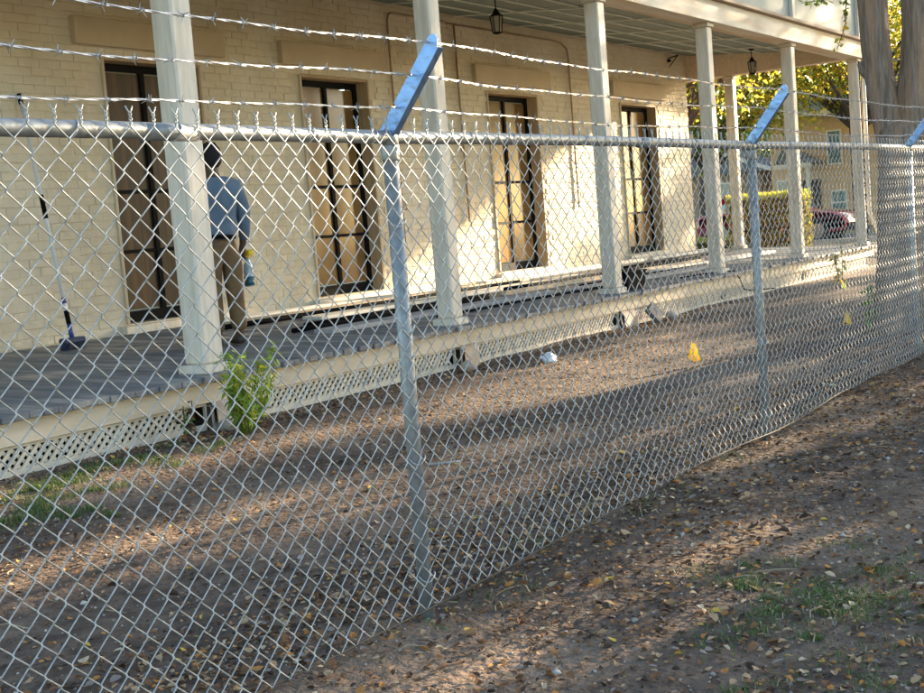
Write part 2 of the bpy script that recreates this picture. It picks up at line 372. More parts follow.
# beams, ceiling, balcony
MB().bevbox(XL, 23.62, 6.34, 6.66, BZ0, BZ1, .006).build('front_beam', mat('beam_paint', (.62, .57, .48), (.54, .48, .39), 4, .6, bump=.25, bscale=30, stretch=(.5, 4, 4), c=(.50, .36, .22), cscale=1.2), HOUSE)
MB().bevbox(23.34, 23.62, 6.662, WY + 3, BZ0 + .01, 4.42, .006).build('end_beam', creamp, HOUSE)
MB().bevbox(XL, 23.72, 6.26, 6.60, BZ1 + .002, BZ1 + .05, .005).build('drip_ledge', mat('ledge_paint', (.42, .31, .22), (.33, .24, .17), 5, .7), HOUSE)
CE = MB().add([(XL, 6.66, 3.86), (23.34, 6.66, 3.86), (23.34, WY, CZ + .07), (XL, WY, CZ + .07), (XL, 6.66, 4.2), (23.34, 6.66, 4.2), (23.34, WY, 4.4), (XL, WY, 4.4)],
              [(3, 2, 1, 0), (4, 5, 6, 7), (0, 1, 5, 4), (1, 2, 6, 5), (2, 3, 7, 6), (3, 0, 4, 7)]).build('porch_ceiling', ceilm, HOUSE)
cs = math.atan2(CZ + .07 - 3.86, WY - 6.66); n_c = 6; wd = (WY - 6.66) / math.cos(cs) / n_c
bays = COLX[:-1] + [23.3]
cp = {}
for i in range(len(bays) - 1):
    Lb = bays[i + 1] - bays[i]; k = round(Lb, 3)
    if k not in cp: cp[k] = (MB().bevbox(.004, Lb - .004, .004, wd - .004, -.02, -.001, .003).mesh('ceiling_plank', ceilm), MB().bevbox(.0, Lb, -.017, .017, -.040, -.0205, .003).mesh('batten', battm))
    for j in range(n_c):
        yy = 6.66 + j * wd * math.cos(cs); zz = 3.86 + j * wd * math.sin(cs)
        link('ceiling_plank', cp[k][0], CE, (bays[i], yy, zz), (cs, 0, 0))
        if j: link('batten', cp[k][1], CE, (bays[i], yy, zz), (cs, 0, 0))
    cb = MB().bevbox(-.02, .02, 0, wd * n_c - .03, -.055, -.043, .003).mesh('cross_batten', battm)
    for q in (0, .5): link('cross_batten', cb, CE, (bays[i] + q * Lb + .3, 6.68, 3.86), (cs, 0, 0))
BA = MB().box(XL, 23.5, 6.42, 6.46, 4.02, 5.05).build('balcony_panel', panelm, HOUSE)
for x in COLX:
    MB().bevbox(x - .07, x + .07, 6.36, 6.419, BZ1 + .055, 5.1, .006).build('balcony_post', whitep, HOUSE)
MB().bevbox(XL, 23.6, 6.37, 6.50, 5.1, 5.16, .006).build('balcony_rail', whitep, HOUSE)
MB().box(XL, 23.5, 6.47, WY, 4.3, 4.42).build('upper_deck', deckm, HOUSE)
ds = MB().tube([(23.66, 6.40, 4.2), (23.66, 6.42, .95), (23.74, 6.36, .72), (23.88, 6.30, .42), (23.92, 6.28, .06)], .036, 8).build('downspout', whitep, HOUSE, True)
MB().tube([(23.38, 6.40, 3.6), (23.40, 6.395, .4)], .012, 6).build('conduit', blackm, HOUSE, True)
br = MB().box(22.36, 22.42, WY - .06, WY, 3.95, 4.0).tube([(22.39, WY - .03, 4.02), (22.39, WY - .22, 4.05)], .012, 6).tube([(22.39, WY - .03, 3.86), (22.39, WY - .2, 4.04)], .009, 6).build('wall_bracket', blackm, HOUSE)

# lanterns
def lantern(x, y, z, label):
    t = thing('ceiling_lantern', label, 'lantern', (x, y, z), 'lanterns hanging from the porch ceiling')
    zc = 3.86 + (y - 6.66) * math.tan(cs) - .02
    MB().tube([(x, y, zc), (x, y, z + .27)], .008, 6).build('rod', blackm, t)
    MB().tube([(x, y, zc), (x, y, zc - .025)], [.05, .045], 12).build('canopy', blackm, t)
    top = MB().tube([(x, y, z + .31), (x, y, z + .28), (x, y, z + .25), (x, y, z + .22)], [.012, .03, .045, .085], 6).build('cap', blackm, t)
    MB().tube([(x, y, z + .215), (x, y, z + .03)], [.072, .048], 6).build('glass', lampglass, t)
    MB().tube([(x, y, z + .028), (x, y, z + .01), (x, y, z)], [.055, .05, .015], 6).build('base', blackm, t)
    for k in range(6):
        a = 2 * math.pi * k / 6; c_, s_ = math.cos(a), math.sin(a)
        MB().tube([(x + .077 * c_, y + .077 * s_, z + .22), (x + .053 * c_, y + .053 * s_, z + .02)], .006, 5).build('cage_bar', blackm, t)
lantern(13.60, 8.0, 3.50, 'black hanging lantern under the porch ceiling in front of the brick wall')
lantern(22.4, 8.0, 3.52, 'black hanging lantern near the open end of the porch against foliage')

# ------------------------------------------------------------------ chain link fence
FENCE = thing('chain_link_fence', 'galvanised chain link fence topped with three strands of barbed wire', 'fence', (6.5, 2.35, 0))
FY = 2.35
POSTS = [(.06, 1.505), (3.285, 1.518), (6.485, 1.528), (9.78, 1.548), (13.0, 1.55), (16.2, 1.55)]
def railz(x):
    for (a, za), (b, zb) in zip(POSTS, POSTS[1:]):
        if x <= b or b == POSTS[-1][0]: t = (x - a) / (b - a); return za + (zb - za) * t
for i, (x, zt) in enumerate(POSTS):
    P = MB().tube([(x, FY + .004, -.3), (x, FY + .002, .7), (x, FY, zt - .03)], .0245, 16).build('post', galv, FENCE, True)
    MB().tube([(x, FY, zt - .075), (x, FY, zt - .068), (x, FY, zt - .028), (x, FY, zt - .022)], [.026, .029, .029, .026], 16).build('cap_sleeve', galv, P, True)
    # barb arm: slotted plate with a folded flange, leaning out over the camera side
    A = MB(); L = .335; u = Vector((0, -.205, .255)).normalized(); v = Vector((0, .255, .205)).normalized()
    o = Vector((x, FY + .005, zt + .012))
    prof = [(0, -.026), (L - .02, -.026), (L + .006, -.012), (L + .012, .006), (L - .004, .019)]
    for s_ in (.93, .60, .27): prof += [(L * s_ + .006, .019), (L * s_ + .004, .008), (L * s_ - .004, .008), (L * s_ - .006, .019)]
    prof += [(0, .019)]
    V = [o + u * p + v * q + Vector((dx_, 0, 0)) for dx_ in (-.016, -.0125) for p, q in prof]; n = len(prof)
    A.add(V, [tuple(range(n))[::-1], tuple(range(n, 2 * n))] + [(k, (k + 1) % n, n + (k + 1) % n, n + k) for k in range(n)])
    def plate(p0, p1, q0, q1, xa, xb):
        A.add([o + u * p + v * q + Vector((xx, 0, 0)) for xx in (xa, xb) for p, q in ((p0, q0), (p1, q0), (p1, q1), (p0, q1))], [(3, 2, 1, 0), (4, 5, 6, 7), (0, 1, 5, 4), (1, 2, 6, 5), (2, 3, 7, 6), (3, 0, 4, 7)])
    plate(-.005, L - .015, -.0295, -.0261, -.016, .016)
    A.build('barb_arm', armm, P)
    MB().tube([(x, FY, zt - .03), (x, FY, zt + .012), (x, FY, zt + .03)], [.029, .027, .012], 14).build('post_cap', galv, P, True)
    for z in (.12, .5, .92, 1.25):
        rr = .029; MB().tube([(x + rr * math.cos(a), FY - rr * math.sin(a) - .004, z + .012 * math.sin(2 * a)) for a in [math.pi * (k / 8 * 1.2 - .1) for k in range(9)]], .0024, 5).build('tie_wire', galv_w, P)
rail_pts = []
for (a, za), (b, zb) in zip(POSTS, POSTS[1:]):
    rail_pts += [(a + (b - a) * k / 6, FY, za + (zb - za) * k / 6 + .004 * math.sin(math.pi * k / 6)) for k in range(6)]
rail_pts = [(-3.2, FY, 1.495)] + rail_pts + [(POSTS[-1][0] + .6, FY, POSTS[-1][1])]
RAIL = MB().tube(rail_pts, .0208, 14).build('top_rail', galv, FENCE, True)
for x in (2.35, 5.2, 7.9, 11.2): MB().tube([(x - .09, FY, railz(x) + .001), (x + .09, FY, railz(x) + .001)], .0226, 14).build('rail_sleeve', galv, RAIL, True)
for k in range(30):
    x = .3 + k * .42 + .07 * math.sin(k * 3.3); zz = railz(x); rr = .0245
    MB().tube([(x + .004 * j, FY - rr * math.cos(a), zz + rr * math.sin(a)) for j, a in enumerate([-1.3 + .36 * q for q in range(9)])], .0018, 5).build('tie_wire', galv_w, RAIL)
# woven wires
PW = .0748 / 2; NP = 20; VP_ = .0732; Z0w = .035
def wire_path(sgn, top=1.0):
    """one picket: flattened spiral; sgn=+1 ends at its right bend at the top"""
    pts = []; A = PW / 2 + .0012; B = .0030
    tot = NP * 2
    for h in range(tot):
        for q in (0, .06, .14, .5, .86, .94):
            ph = h + q; s_ = ph % 2
            tri = (1 - 2 * s_) if s_ <= 1 else (2 * s_ - 3)
            lim = .93; x = max(-lim, min(lim, tri)) / lim
            e = abs(tri)
            x = x * A if e < lim else math.copysign(A, tri)
            pts.append((-sgn * 1 * x * (1 if True else 1), -B * max(-1, min(1, 3.2 * math.sin(math.pi * s_))), ph * VP_ / 2))
    return pts
def wire_mesh(sgn):
    # tot is even, so the path starts and ends on the same side
    p = wire_path(-sgn); zt = NP * VP_
    xe = sgn * PW / 2
    end = []
    for k in range(8):                       # twisted selvage
        a = k / 7 * 2 * math.pi * .9 + (0 if sgn > 0 else math.pi)
        end.append((xe + .003 * math.cos(a), .003 * math.sin(a), zt + .004 + .022 * k / 7))
    end.append((xe - sgn * .004, .001, zt + .031)); end.append((xe - sgn * .011, .002, zt + .044))
    return MB().tube(p + end, .0019, 5).mesh('mesh_wire', galv_w, True)
wm = {1: wire_mesh(1), -1: wire_mesh(-1)}
def wire_place(k):
    x = k * PW; s_ = 1 if k % 2 == 0 else -1
    zt = railz(x) + .012
    zb = Z0w + gh(x, FY) * .6 + .006 * math.sin(x * 1.7)
    return x, s_, zb, (zt - zb) / (NP * VP_)
extra = MB()
for k in range(-70, 400):
    x, s_, zb, sc = wire_place(k)
    yy = FY - .0315 + .006 * math.sin(x * 2.1)
    if 20 <= k < 320:
        o = link('mesh_wire', wm[s_], FENCE, (x, yy, zb)); o.scale = (1, 1, sc)
    else:
        me = wm[s_]; n0 = len(extra.v)
        extra.v += [(v.co.x + x, v.co.y + yy, v.co.z * sc + zb) for v in me.vertices]
        extra.f += [tuple(i + n0 for i in p.vertices) for p in me.polygons]; extra.mi += [0] * len(me.polygons)
stuff(extra.build('mesh_fabric', galv_w, FENCE, True))
MB().tube([(x * .25, FY - .036, Z0w + gh(x * .25, FY) * .6 + .006 * math.sin(x * .25 * 1.7) + .006) for x in range(-12, 62)], .003, 6).build('tension_wire', rustm, FENCE, True)
# barbed wire
rng = random.Random(11)
u = Vector((0, -.205, .255)).normalized(); v = Vector((0, .255, .205)).normalized()
for w_, frac in enumerate((.93, .60, .27)):
    B = MB(); pts1 = []; pts2 = []; cen = []
    x = -2.6; 
    def cpt(x):
        o = Vector((x, FY + .005, railz(max(x, .06)) + .012)) + u * (.335 * frac) + v * .012
        for (a, _), (b, _2) in zip(POSTS, POSTS[1:]):
            if a <= x <= b: t = (x - a) / (b - a); o.z -= (.012 + .006 * w_) * 4 * t * (1 - t)
        o.z += .003 * math.sin(x * 4.1 + w_ * 2) + .0015 * math.sin(x * 11 + w_); o.y += .003 * math.sin(x * 3.3 + w_)
        return o
    ph = 0
    while x < 14.5:
        c = cpt(x); d = Vector((0, math.cos(ph), math.sin(ph))) * .0017
        pts1.append(c + d); pts2.append(c - d); x += .018; ph += .9
    B.tube(pts1, .0019, 4); B.tube(pts2, .0019, 4)
    x = -2.5 + .05 * w_
    while x < 14.4:
        c = cpt(x); a0 = rng.uniform(0, 6.28)
        B.tube([c + Vector((dx_, .0042 * math.cos(q), .0042 * math.sin(q))) for dx_, q in [(-.008 + .0018 * j, j * 1.3) for j in range(10)]], .0014, 4)
        for j in range(4):
            a = a0 + j * math.pi / 2 + rng.uniform(-.3, .3); dd = Vector((.5 * (-1) ** j, math.cos(a), math.sin(a))).normalized()
            B.tube([c + Vector(((j - 1.5) * .004, 0, 0)), c + Vector(((j - 1.5) * .004, 0, 0)) + dd * .019], [.0017, .0008], 4)
        x += .118 + rng.uniform(-.012, .012)
    B.build('barbed_wire', barbm, FENCE)

# ------------------------------------------------------------------ trees, plants
def rvec(rg):
    while True:
        p = Vector((rg.uniform(-1, 1), rg.uniform(-1, 1), rg.uniform(-1, 1)))
        if p.length_squared <= 1: return p
def leaf(mbk, p, size, rg, mi=0, droop=0.0, asp=.5, flat=False):
    d = rvec(rg); d.z -= droop
    if flat: d.z *= .15
    d = d.normalized() if d.length > 1e-3 else Vector((1, 0, 0))
    s_ = d.cross(rvec(rg)); s_ = s_.normalized() if s_.length > 1e-3 else d.orthogonal().normalized()
    n_ = d.cross(s_); w = size * asp; L = size; f = n_ * (size * .10)
    mbk.add([p, p + d * L * .45 + s_ * w * .5 + f, p + d * L, p + d * L * .45 - s_ * w * .5 + f], [(0, 1, 2), (0, 2, 3)], mi)
def limb(mbk, a, b, r0, r1, rg, n=6, wob=.08):
    a, b = Vector(a), Vector(b); L = (b - a).length; pts = []; rs = []
    o1, o2 = rvec(rg) * L * wob, rvec(rg) * L * wob
    for k in range(n):
        t = k / (n - 1); pts.append(a.lerp(b, t) + o1 * math.sin(math.pi * t) + o2 * math.sin(2 * math.pi * t) * .6); rs.append(r0 + (r1 - r0) * t)
    mbk.tube(pts, rs, 8); return pts
def tree(name, label, x, y, h, tr, crown, nleaf, size, mats, weights, seed, group, bark=barkd, nclump=40, clump=.16):
    """crown = (rx, ry, z0, z1)"""
    rg = random.Random(seed); t = thing(name, label, 'tree', (x, y, 0), group)
    rx, ry, z0, z1 = crown; zc = (z0 + z1) / 2; fork = max(z0 * .8, h * .25)
    T = MB(); T.tube([(x, y, -.1), (x + .02, y, .25), (x + rg.uniform(-.1, .1), y + rg.uniform(-.1, .1), fork * .6), (x + rg.uniform(-.2, .2), y + rg.uniform(-.2, .2), fork)], [tr * 1.35, tr * 1.05, tr * .92, tr * .8], 10)
    T.build('trunk', bark, t, True)
    cl = []
    for k in range(nclump):
        d = rvec(rg).normalized() * (rg.uniform(.25, 1) ** .6)
        cl.append(Vector((x + d.x * rx, y + d.y * ry, zc + d.z * (z1 - z0) / 2)))
    Lm = MB(); base = Vector((x, y, fork))
    for c in cl[:max(8, nclump // 3)]:
        limb(Lm, base + Vector((0, 0, -.1)), c, tr * .38, tr * .05, rg)
    Lm.build('limbs', bark, t, True)
    F = MB(); per = nleaf // nclump
    for c in cl:
        rc = clump * (rx + ry + (z1 - z0) / 2) * rg.uniform(.7, 1.35)
        mw = rg.choices(range(len(mats)), weights)[0]
        for _ in range(per):
            p = rvec(rg); p = p * (.4 + .6 * p.length)
            leaf(F, c + Vector((p.x * rc, p.y * rc, p.z * rc * .7)), size * rg.uniform(.6, 1.3), rg, mw if rg.random() < .7 else rg.choices(range(len(mats)), weights)[0], .3, .6)
    F.build('crown', mats, t)
    return t
LM = [gleaf, ygleaf, yleaf]
GB = 'yellowing trees behind the porch end'
tree('street_tree', 'dark trunked tree just past the brick wall corner above the low hedge', 31.5, 13.3, 11, .27, (4.6, 4.2, 4.0, 11), 15000, .17, LM, (3, 6, 3), 1, GB, nclump=80)
tree('street_tree', 'leafy yellow green tree across the road behind the red car', 46, 18.5, 11, .25, (4.5, 5, 3.4, 11.5), 21000, .20, LM, (2, 6, 4), 2, GB, nclump=90)
tree('street_tree', 'golden yellow tree hanging over the grey roof of the tan brick house', 47.5, 13.2, 12, .25, (3.6, 4.8, 4.6, 12), 19000, .20, LM, (2, 4, 6), 3, GB, nclump=90)
tree('street_tree', 'olive green tree rising behind the brown gabled house', 66, 27, 13, .3, (6, 8, 1.0, 9), 13000, .30, LM, (4, 5, 2), 4, GB, nclump=70)
tree('street_tree', 'tall green tree showing between the two stems of the grey trunk', 66, 9.5, 14, .3, (6, 8, 2.5, 8.5), 11000, .30, LM, (5, 4, 2), 6, GB, nclump=70)
tree('street_tree', 'rounded green tree rising over the roof ridge of the tan brick house', 70, 18, 15, .3, (6, 8, 2.0, 8.5), 13000, .30, LM, (4, 4, 3), 7, GB, nclump=70)
# unseen trees on the sunny side, placed and shaped to shade fence and ground
GS = 'yard trees that shade the ground'
SH = [(24, -3.9, 9, (3.4, 2.8, 1.6, 7.6), 200, 26), (33, -1.0, 10, (3.6, 2.8, 2.2, 10), 107, 30), (16.5, -.9, 6, (2.6, 2.1, 1.5, 5.6), 197, 26), (46, -1.2, 13, (4, 3.2, 6.4, 14.5), 36, 70), (44, 3.2, 11, (3.2, 2.5, 4, 11.5), 41, 20), (38, -6.1, 13, (3.0, 2.8, 9.5, 13.6), 44, 50)]
lab = ['broad shade tree on the open side of the yard', 'tall shade tree in the verge by the road kerb', 'small shade tree near the fence line', 'large shade tree across the road', 'unseen airy tree added past the porch end to dapple the wall with shade', 'unseen high crowned tree added to shade the fence top']  # last two added unseen: one dapples the wall, one shades the fence top
for (x, y, h, c, sd, nc), lb in zip(SH, lab): tree('shade_tree', lb, x, y, h, .22, c, 340 * nc, .19, LM, (5, 3, 1), sd, GS, nclump=nc, clump=.085)

# the smooth grey twin stemmed trunk beside the fence
t = thing('grey_trunk_tree', 'smooth grey twin stemmed tree growing right behind the fence', 'tree', (12.1, 2.95, 0))
rg = random.Random(8)
def ribbed(pts, rs, n=22, lobes=5, amp=.09, seed=0):
    m_ = MB(); V = []; F = []
    for i, (p, r_) in enumerate(zip(pts, rs)):
        for k in range(n):
            a = 2 * math.pi * k / n; q = 1 + amp * math.sin(lobes * a + .5 * p[2] + seed) + .05 * mnoise.noise(Vector((math.cos(a) * 2, math.sin(a) * 2, p[2] * 2 + seed)))
            V.append((p[0] + r_ * q * math.cos(a), p[1] + r_ * q * math.sin(a), p[2]))
    for i in range(len(pts) - 1):
        for k in range(n): F.append((i * n + k, i * n + (k + 1) % n, (i + 1) * n + (k + 1) % n, (i + 1) * n + k))
    F.append(tuple(range(n))[::-1]); F.append(tuple(range((len(pts) - 1) * n, len(pts) * n)))
    return m_.add(V, F)
bx, by = 12.1, 2.95
pts = [(bx, by, -.1), (bx, by, .08), (bx, by, .3), (bx + .01, by, .7), (bx, by, 1.1), (bx, by, 1.4), (bx, by, 1.62), (bx, by, 1.8), (bx, by, 1.9)]
TR = ribbed(pts, [.46, .39, .315, .275, .255, .24, .235, .20, .10], seed=1).build('trunk', barkm, t, True)
ribbed([(bx - .01, by + o_, z_) for o_, z_ in ((.03, 1.3), (.08, 1.7), (.13, 2.0), (.18, 2.3), (.20, 2.6), (.21, 3.0), (.23, 3.6), (.5, 4.8))], [.15, .15, .14, .13, .125, .125, .12, .10], seed=4, lobes=4).build('stem', barkm, t, True)
ribbed([(bx + .02, by + o_, z_) for o_, z_ in ((-.03, 1.3), (-.09, 1.8), (-.17, 2.4), (-.19, 2.7), (-.20, 3.0), (-.22, 3.8), (-.5, 5.2))], [.17, .17, .155, .155, .155, .15, .11], seed=7, lobes=4).build('stem', barkm, t, True)
MB().tube([(bx - .04, by + .20, 2.26), (bx - .06, by + .30, 2.36), (bx - .06, by + .335, 2.43)], [.075, .055, .03], 9).build('branch_stub', barkm, t, True)
F = MB(); Lm = MB()
for k in range(46):
    d = rvec(rg); c = Vector((bx + d.x * 2.6, by + .3 + d.y * 2.4, 6.6 + d.z * 1.6))
    if k < 14: limb(Lm, (bx + (.2 if k % 2 else -.25), by + (-.4 if k % 2 else .45), 4.8), c, .06, .012, rg)
    for _ in range(110): leaf(F, c + rvec(rg) * .75, rg.uniform(.07, .12), rg, rg.choices((0, 1, 2), (5, 3, 1))[0], .3, .55)
Lm.build('limbs', barkm, t, True); F.build('crown', LM, t)
sp = MB(); tw = MB(); tp = [Vector((bx - .05, by + .33, 3.28)), Vector((bx - .05, by + .43, 3.02)), Vector((bx - .03, by + .46, 2.78)), Vector((bx - .02, by + .55, 2.58))]
tw.tube(tp, [.008, .006, .005, .003], 5); tw.tube([tp[1], tp[1] + Vector((0, .14, .02)), tp[1] + Vector((0, .42, .03))], [.005, .004, .002], 5); tw.tube([tp[0], Vector((bx - .04, by + .20, 3.4))], .008, 5)
tw.build('twig', barkd, t)
sp2 = MB()
for k in range(60):
    q = rg.random() * 3; i = min(2, int(q)); one = k % 3; b_ = tp[i].lerp(tp[i + 1], q - i) if one else tp[1].lerp(tp[1] + Vector((0, .42, .03)), .35 + .65 * rg.random())
    leaf(sp if one else sp2, b_ + rvec(rg) * .035, rg.uniform(.045, .075), rg, 0 if b_.z > 2.85 else (2 if rg.random() < .6 else 1), .5, .6)
stuff(sp.build('leaf_sprig', LM, t)); stuff(sp2.build('leaf_sprig', LM, t))

def hedge(label, x0, x1, y0, y1, h, n, seed, size=.075):
    rg = random.Random(seed); t = thing('clipped_hedge', label, 'hedge', ((x0 + x1) / 2, (y0 + y1) / 2, 0))
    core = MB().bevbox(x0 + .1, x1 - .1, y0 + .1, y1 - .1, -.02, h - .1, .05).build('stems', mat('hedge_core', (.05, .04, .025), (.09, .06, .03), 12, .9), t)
    F = MB()
    for _ in range(n):
        p = [rg.uniform(x0, x1), rg.uniform(y0, y1), rg.uniform(0, h)]; a = rg.choice((0, 0, 1, 1, 2))
        if a == 2: p[2] = h - abs(rg.gauss(0, .05))
        else: p[a] = (x0, y0)[a] + abs(rg.gauss(0, .06)) if rg.random() < .6 else (x1, y1)[a] - abs(rg.gauss(0, .06))
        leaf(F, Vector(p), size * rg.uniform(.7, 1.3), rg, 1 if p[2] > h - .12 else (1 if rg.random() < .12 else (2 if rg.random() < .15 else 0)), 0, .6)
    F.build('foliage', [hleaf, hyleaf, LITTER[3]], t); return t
hedge('tall square clipped hedge standing between the porch end and the red car', 29.8, 31.2, 9.85, 11.5, 1.46, 9000, 61)
hedge('low clipped hedge in front of the dark tree trunk', 33.0, 33.8, 11.9, 15.0, .42, 3500, 62)

# bright green shrub at the porch lattice
t = thing('green_shrub', 'bright green feathery shrub growing against the porch lattice', 'shrub', (6.28, 5.86, 0)); rg = random.Random(21)
S = MB(); F = MB()
for k in range(26):
    a = rg.uniform(0, 6.28); rr = abs(rg.gauss(0, .145)); top = Vector((6.28 + rr * 1.3 * math.cos(a), 5.86 + rr * 1.3 * math.sin(a), rg.uniform(.25, .50)))
    p = limb(S, (6.28 + rr * .3 * math.cos(a), 5.86 + rr * .3 * math.sin(a), -.02), top, .005, .002, rg)
    for _ in range(34):
        q = rg.uniform(.25, 1.05) * 5; i = min(4, int(q)); b_ = p[i].lerp(p[i + 1], q - i)
        leaf(F, b_ + rvec(rg) * .03, rg.uniform(.045, .08), rg, 0 if rg.random() < .8 else 1, .15, .32)
S.build('stems', gleaf, t); F.build('foliage', [bleaf, ygleaf], t)
def sapling(label, x, y, h, n, seed, mats, ls=.08):
    rg = random.Random(seed); t = thing('sapling', label, 'plant', (x, y, gh(x, y)), 'young shoots growing by the porch'); S = MB(); F = MB()
    for s_ in range(3):
        p = limb(S, (x, y, -.02), (x + rg.uniform(-.2, .2) * h, y + rg.uniform(-.2, .2) * h, h * rg.uniform(.7, 1)), .008, .003, rg)
        for _ in range(n):
            q = rg.uniform(.2, 1.0) * 5; i = min(4, int(q)); leaf(F, p[i].lerp(p[i + 1], q - i) + rvec(rg) * .04, ls * rg.uniform(.7, 1.3), rg, rg.randrange(len(mats)), .4, .45)
    S.build('stems', barkd, t); F.build('foliage', mats, t)
sapling('thin leafy sapling with an orange leaf beside the sunlit porch end', 17.6, 5.2, .72, 16, 71, [gleaf, gleaf, yleaf], .10)
sapling('small green shoots sprouting beside the base of the grey trunk', 11.55, 3.15, .5, 18, 72, [gleaf, bleaf], .07)
sapling('short scraggly weed at the left of the green shrub with dry brown leaves', 5.98, 6.08, .24, 12, 73, [LITTER[1], LITTER[4], gleaf], .06)

# ------------------------------------------------------------------ leaf litter, pebbles, grass (nobody could count them)
rg = random.Random(99); F = MB()
def dens(x, y):
    d = .30 + .25 * (1 - sm(1.6, 2.2, y)) * sm(2.6, 4.2, x) + .5 * mnoise.noise(Vector((x * .7, y * 1.2, 2.2)))
    d += .75 * math.exp(-((y - 2.55) / .30) ** 2) + .25 * math.exp(-((y - 1.95) / .3) ** 2) * (1 if x > 4.5 else .2) + .35 * math.exp(-((y - 6.1) / .25) ** 2)
    return max(.04, d * (1 - .45 * sm(2.8, 3.4, y) * (1 - sm(5.6, 6.0, y))))
cnt = 0
while cnt < 48000:
    x = 1 + 15 * rg.random() ** 1.35; y = rg.uniform(.2, 6.3)
    if rg.random() > dens(x, y): continue
    cnt += 1; z = gh(x, y) + rg.uniform(.002, .014); s_ = rg.uniform(.011, .031) * (1.6 if rg.random() < .10 else 1)
    a = rg.uniform(0, 6.28); d = Vector((math.cos(a), math.sin(a), rg.uniform(-.2, .35))).normalized(); sd = Vector((-d.y, d.x, rg.uniform(-.5, .5))).normalized(); up = d.cross(sd)
    if up.z < 0: up = -up
    w = s_ * rg.uniform(.28, .5); cu = up * s_ * rg.uniform(.05, .35); p = Vector((x, y, z))
    mi = rg.choices(range(7), (6, 10, 1.1, 2.4, 8, .4, 2))[0]
    lw, rw = rg.uniform(.75, 1.2), rg.uniform(.75, 1.2); bend = up * s_ * rg.uniform(-.12, .22)
    m1, m2 = p + d * s_ * .33 + bend * .8, p + d * s_ * .7 + bend
    F.add([p, p + d * s_ * .22 + sd * w * .72 * lw + cu * .6, p + d * s_ * .62 + sd * w * lw * .9 + cu, p + d * s_ + bend * .2 + cu * .2, p + d * s_ * .62 - sd * w * rw * .9 + cu, p + d * s_ * .22 - sd * w * .72 * rw + cu * .6, m1, m2],
          [(0, 6, 1), (6, 7, 2, 1), (7, 3, 2), (0, 5, 6), (6, 5, 4, 7), (7, 4, 3)], mi)
lo = F.build('fallen_leaves', LITTER); stuff(lo); tag(lo, 'dry brown and tan fallen leaves strewn over the bare soil', 'fallen leaves')
F = MB(); rg = random.Random(17)
for k in range(5200):
    x = 1 + 12 * rg.random() ** 1.5; y = rg.uniform(.2, 6.2); r_ = rg.uniform(.002, .007) * (2.6 if rg.random() < .035 else 1); z = gh(x, y) + r_ * .3
    q = [r_ * rg.uniform(.7, 1.3) for _ in range(6)]
    F.add([(x + q[0], y, z), (x, y + q[1], z), (x - q[2], y, z), (x, y - q[3], z), (x, y, z + q[4] * .7), (x, y, z - r_)], [(0, 1, 4), (1, 2, 4), (2, 3, 4), (3, 0, 4), (1, 0, 5), (2, 1, 5), (3, 2, 5), (0, 3, 5)], 0)
cr = MB()
for k in range(42000):
    x = 1.2 + 10 * rg.random() ** 1.5; y = rg.uniform(.3, 6.2); r_ = rg.uniform(.0025, .008) * (1.8 if rg.random() < .06 else 1); z = gh(x, y)
    q = [Vector((x + rg.uniform(-1, 1) * r_, y + rg.uniform(-1, 1) * r_, z - .002)) for _ in range(3)]
    cr.add(q + [Vector((x + rg.uniform(-.4, .4) * r_, y + rg.uniform(-.4, .4) * r_, z + r_ * rg.uniform(.4, 1.1)))], [(0, 1, 3), (1, 2, 3), (2, 0, 3)], rg.choices((0, 1, 2), (6, 2, 1))[0])
co = cr.build('soil_crumbs', [soil, LITTER[4], LITTER[6]]); stuff(co); tag(co, 'dark crumbs of soil and bark covering the ground', 'soil crumbs')
po = F.build('pebbles', pebm, None, True); stuff(po); tag(po, 'small pale pebbles scattered on the bare soil', 'pebbles')
F = MB()
for k in range(420):
    x = 1 + 10 * rg.random() ** 1.3; y = rg.uniform(.3, 6); a = rg.uniform(0, 6.28); L = rg.uniform(.04, .20); z = gh(x, y) + .008
    F.tube([(x, y, z), (x + L * .5 * math.cos(a), y + L * .5 * math.sin(a), z + rg.uniform(0, .012)), (x + L * math.cos(a + .2), y + L * math.sin(a + .2), z)], [.0022, .002, .001], 4, mi=0 if rg.random() < .6 else 1)
to = F.build('twigs', [barkd, strawm]); stuff(to); tag(to, 'thin dry twigs and straws lying on the soil', 'twigs')
def grass(label, spots, n, seed, hmax, dry=.15):
    rg = random.Random(seed); F = MB()
    for (cx_, cy_, rx, ry, wgt) in spots:
        m_ = int(n * wgt); i = 0; nt = max(6, int(26 * wgt))
        tufts = [(cx_ + rg.gauss(0, rx * .5), cy_ + rg.gauss(0, ry * .5), rg.uniform(.02, .07)) for _ in range(nt)]
        while i < m_:
            i += 1; tx, ty, tr_ = rg.choice(tufts); x, y = tx + rg.gauss(0, tr_), ty + rg.gauss(0, tr_)
            h = hmax * rg.uniform(.3, 1) * .8; a = rg.uniform(0, 6.28); b = rg.uniform(.3, 1.4) * h; z = gh(x, y); w = rg.uniform(.0012, .0028)
            px, py = -math.sin(a) * w, math.cos(a) * w; c_, s_ = math.cos(a), math.sin(a)
            F.add([(x - px, y - py, z - .004), (x + px, y + py, z - .004), (x + px * .8 + c_ * b * .4, y + py * .8 + s_ * b * .4, z + h * .7), (x - px * .8 + c_ * b * .4, y - py * .8 + s_ * b * .4, z + h * .7), (x + c_ * b, y + s_ * b, z + h * .85)],
                  [(0, 1, 2, 3), (3, 2, 4)], 1 if rg.random() < dry else 0)
    o = F.build('grass', [grassm, strawm]); stuff(o); tag(o, label, 'grass')
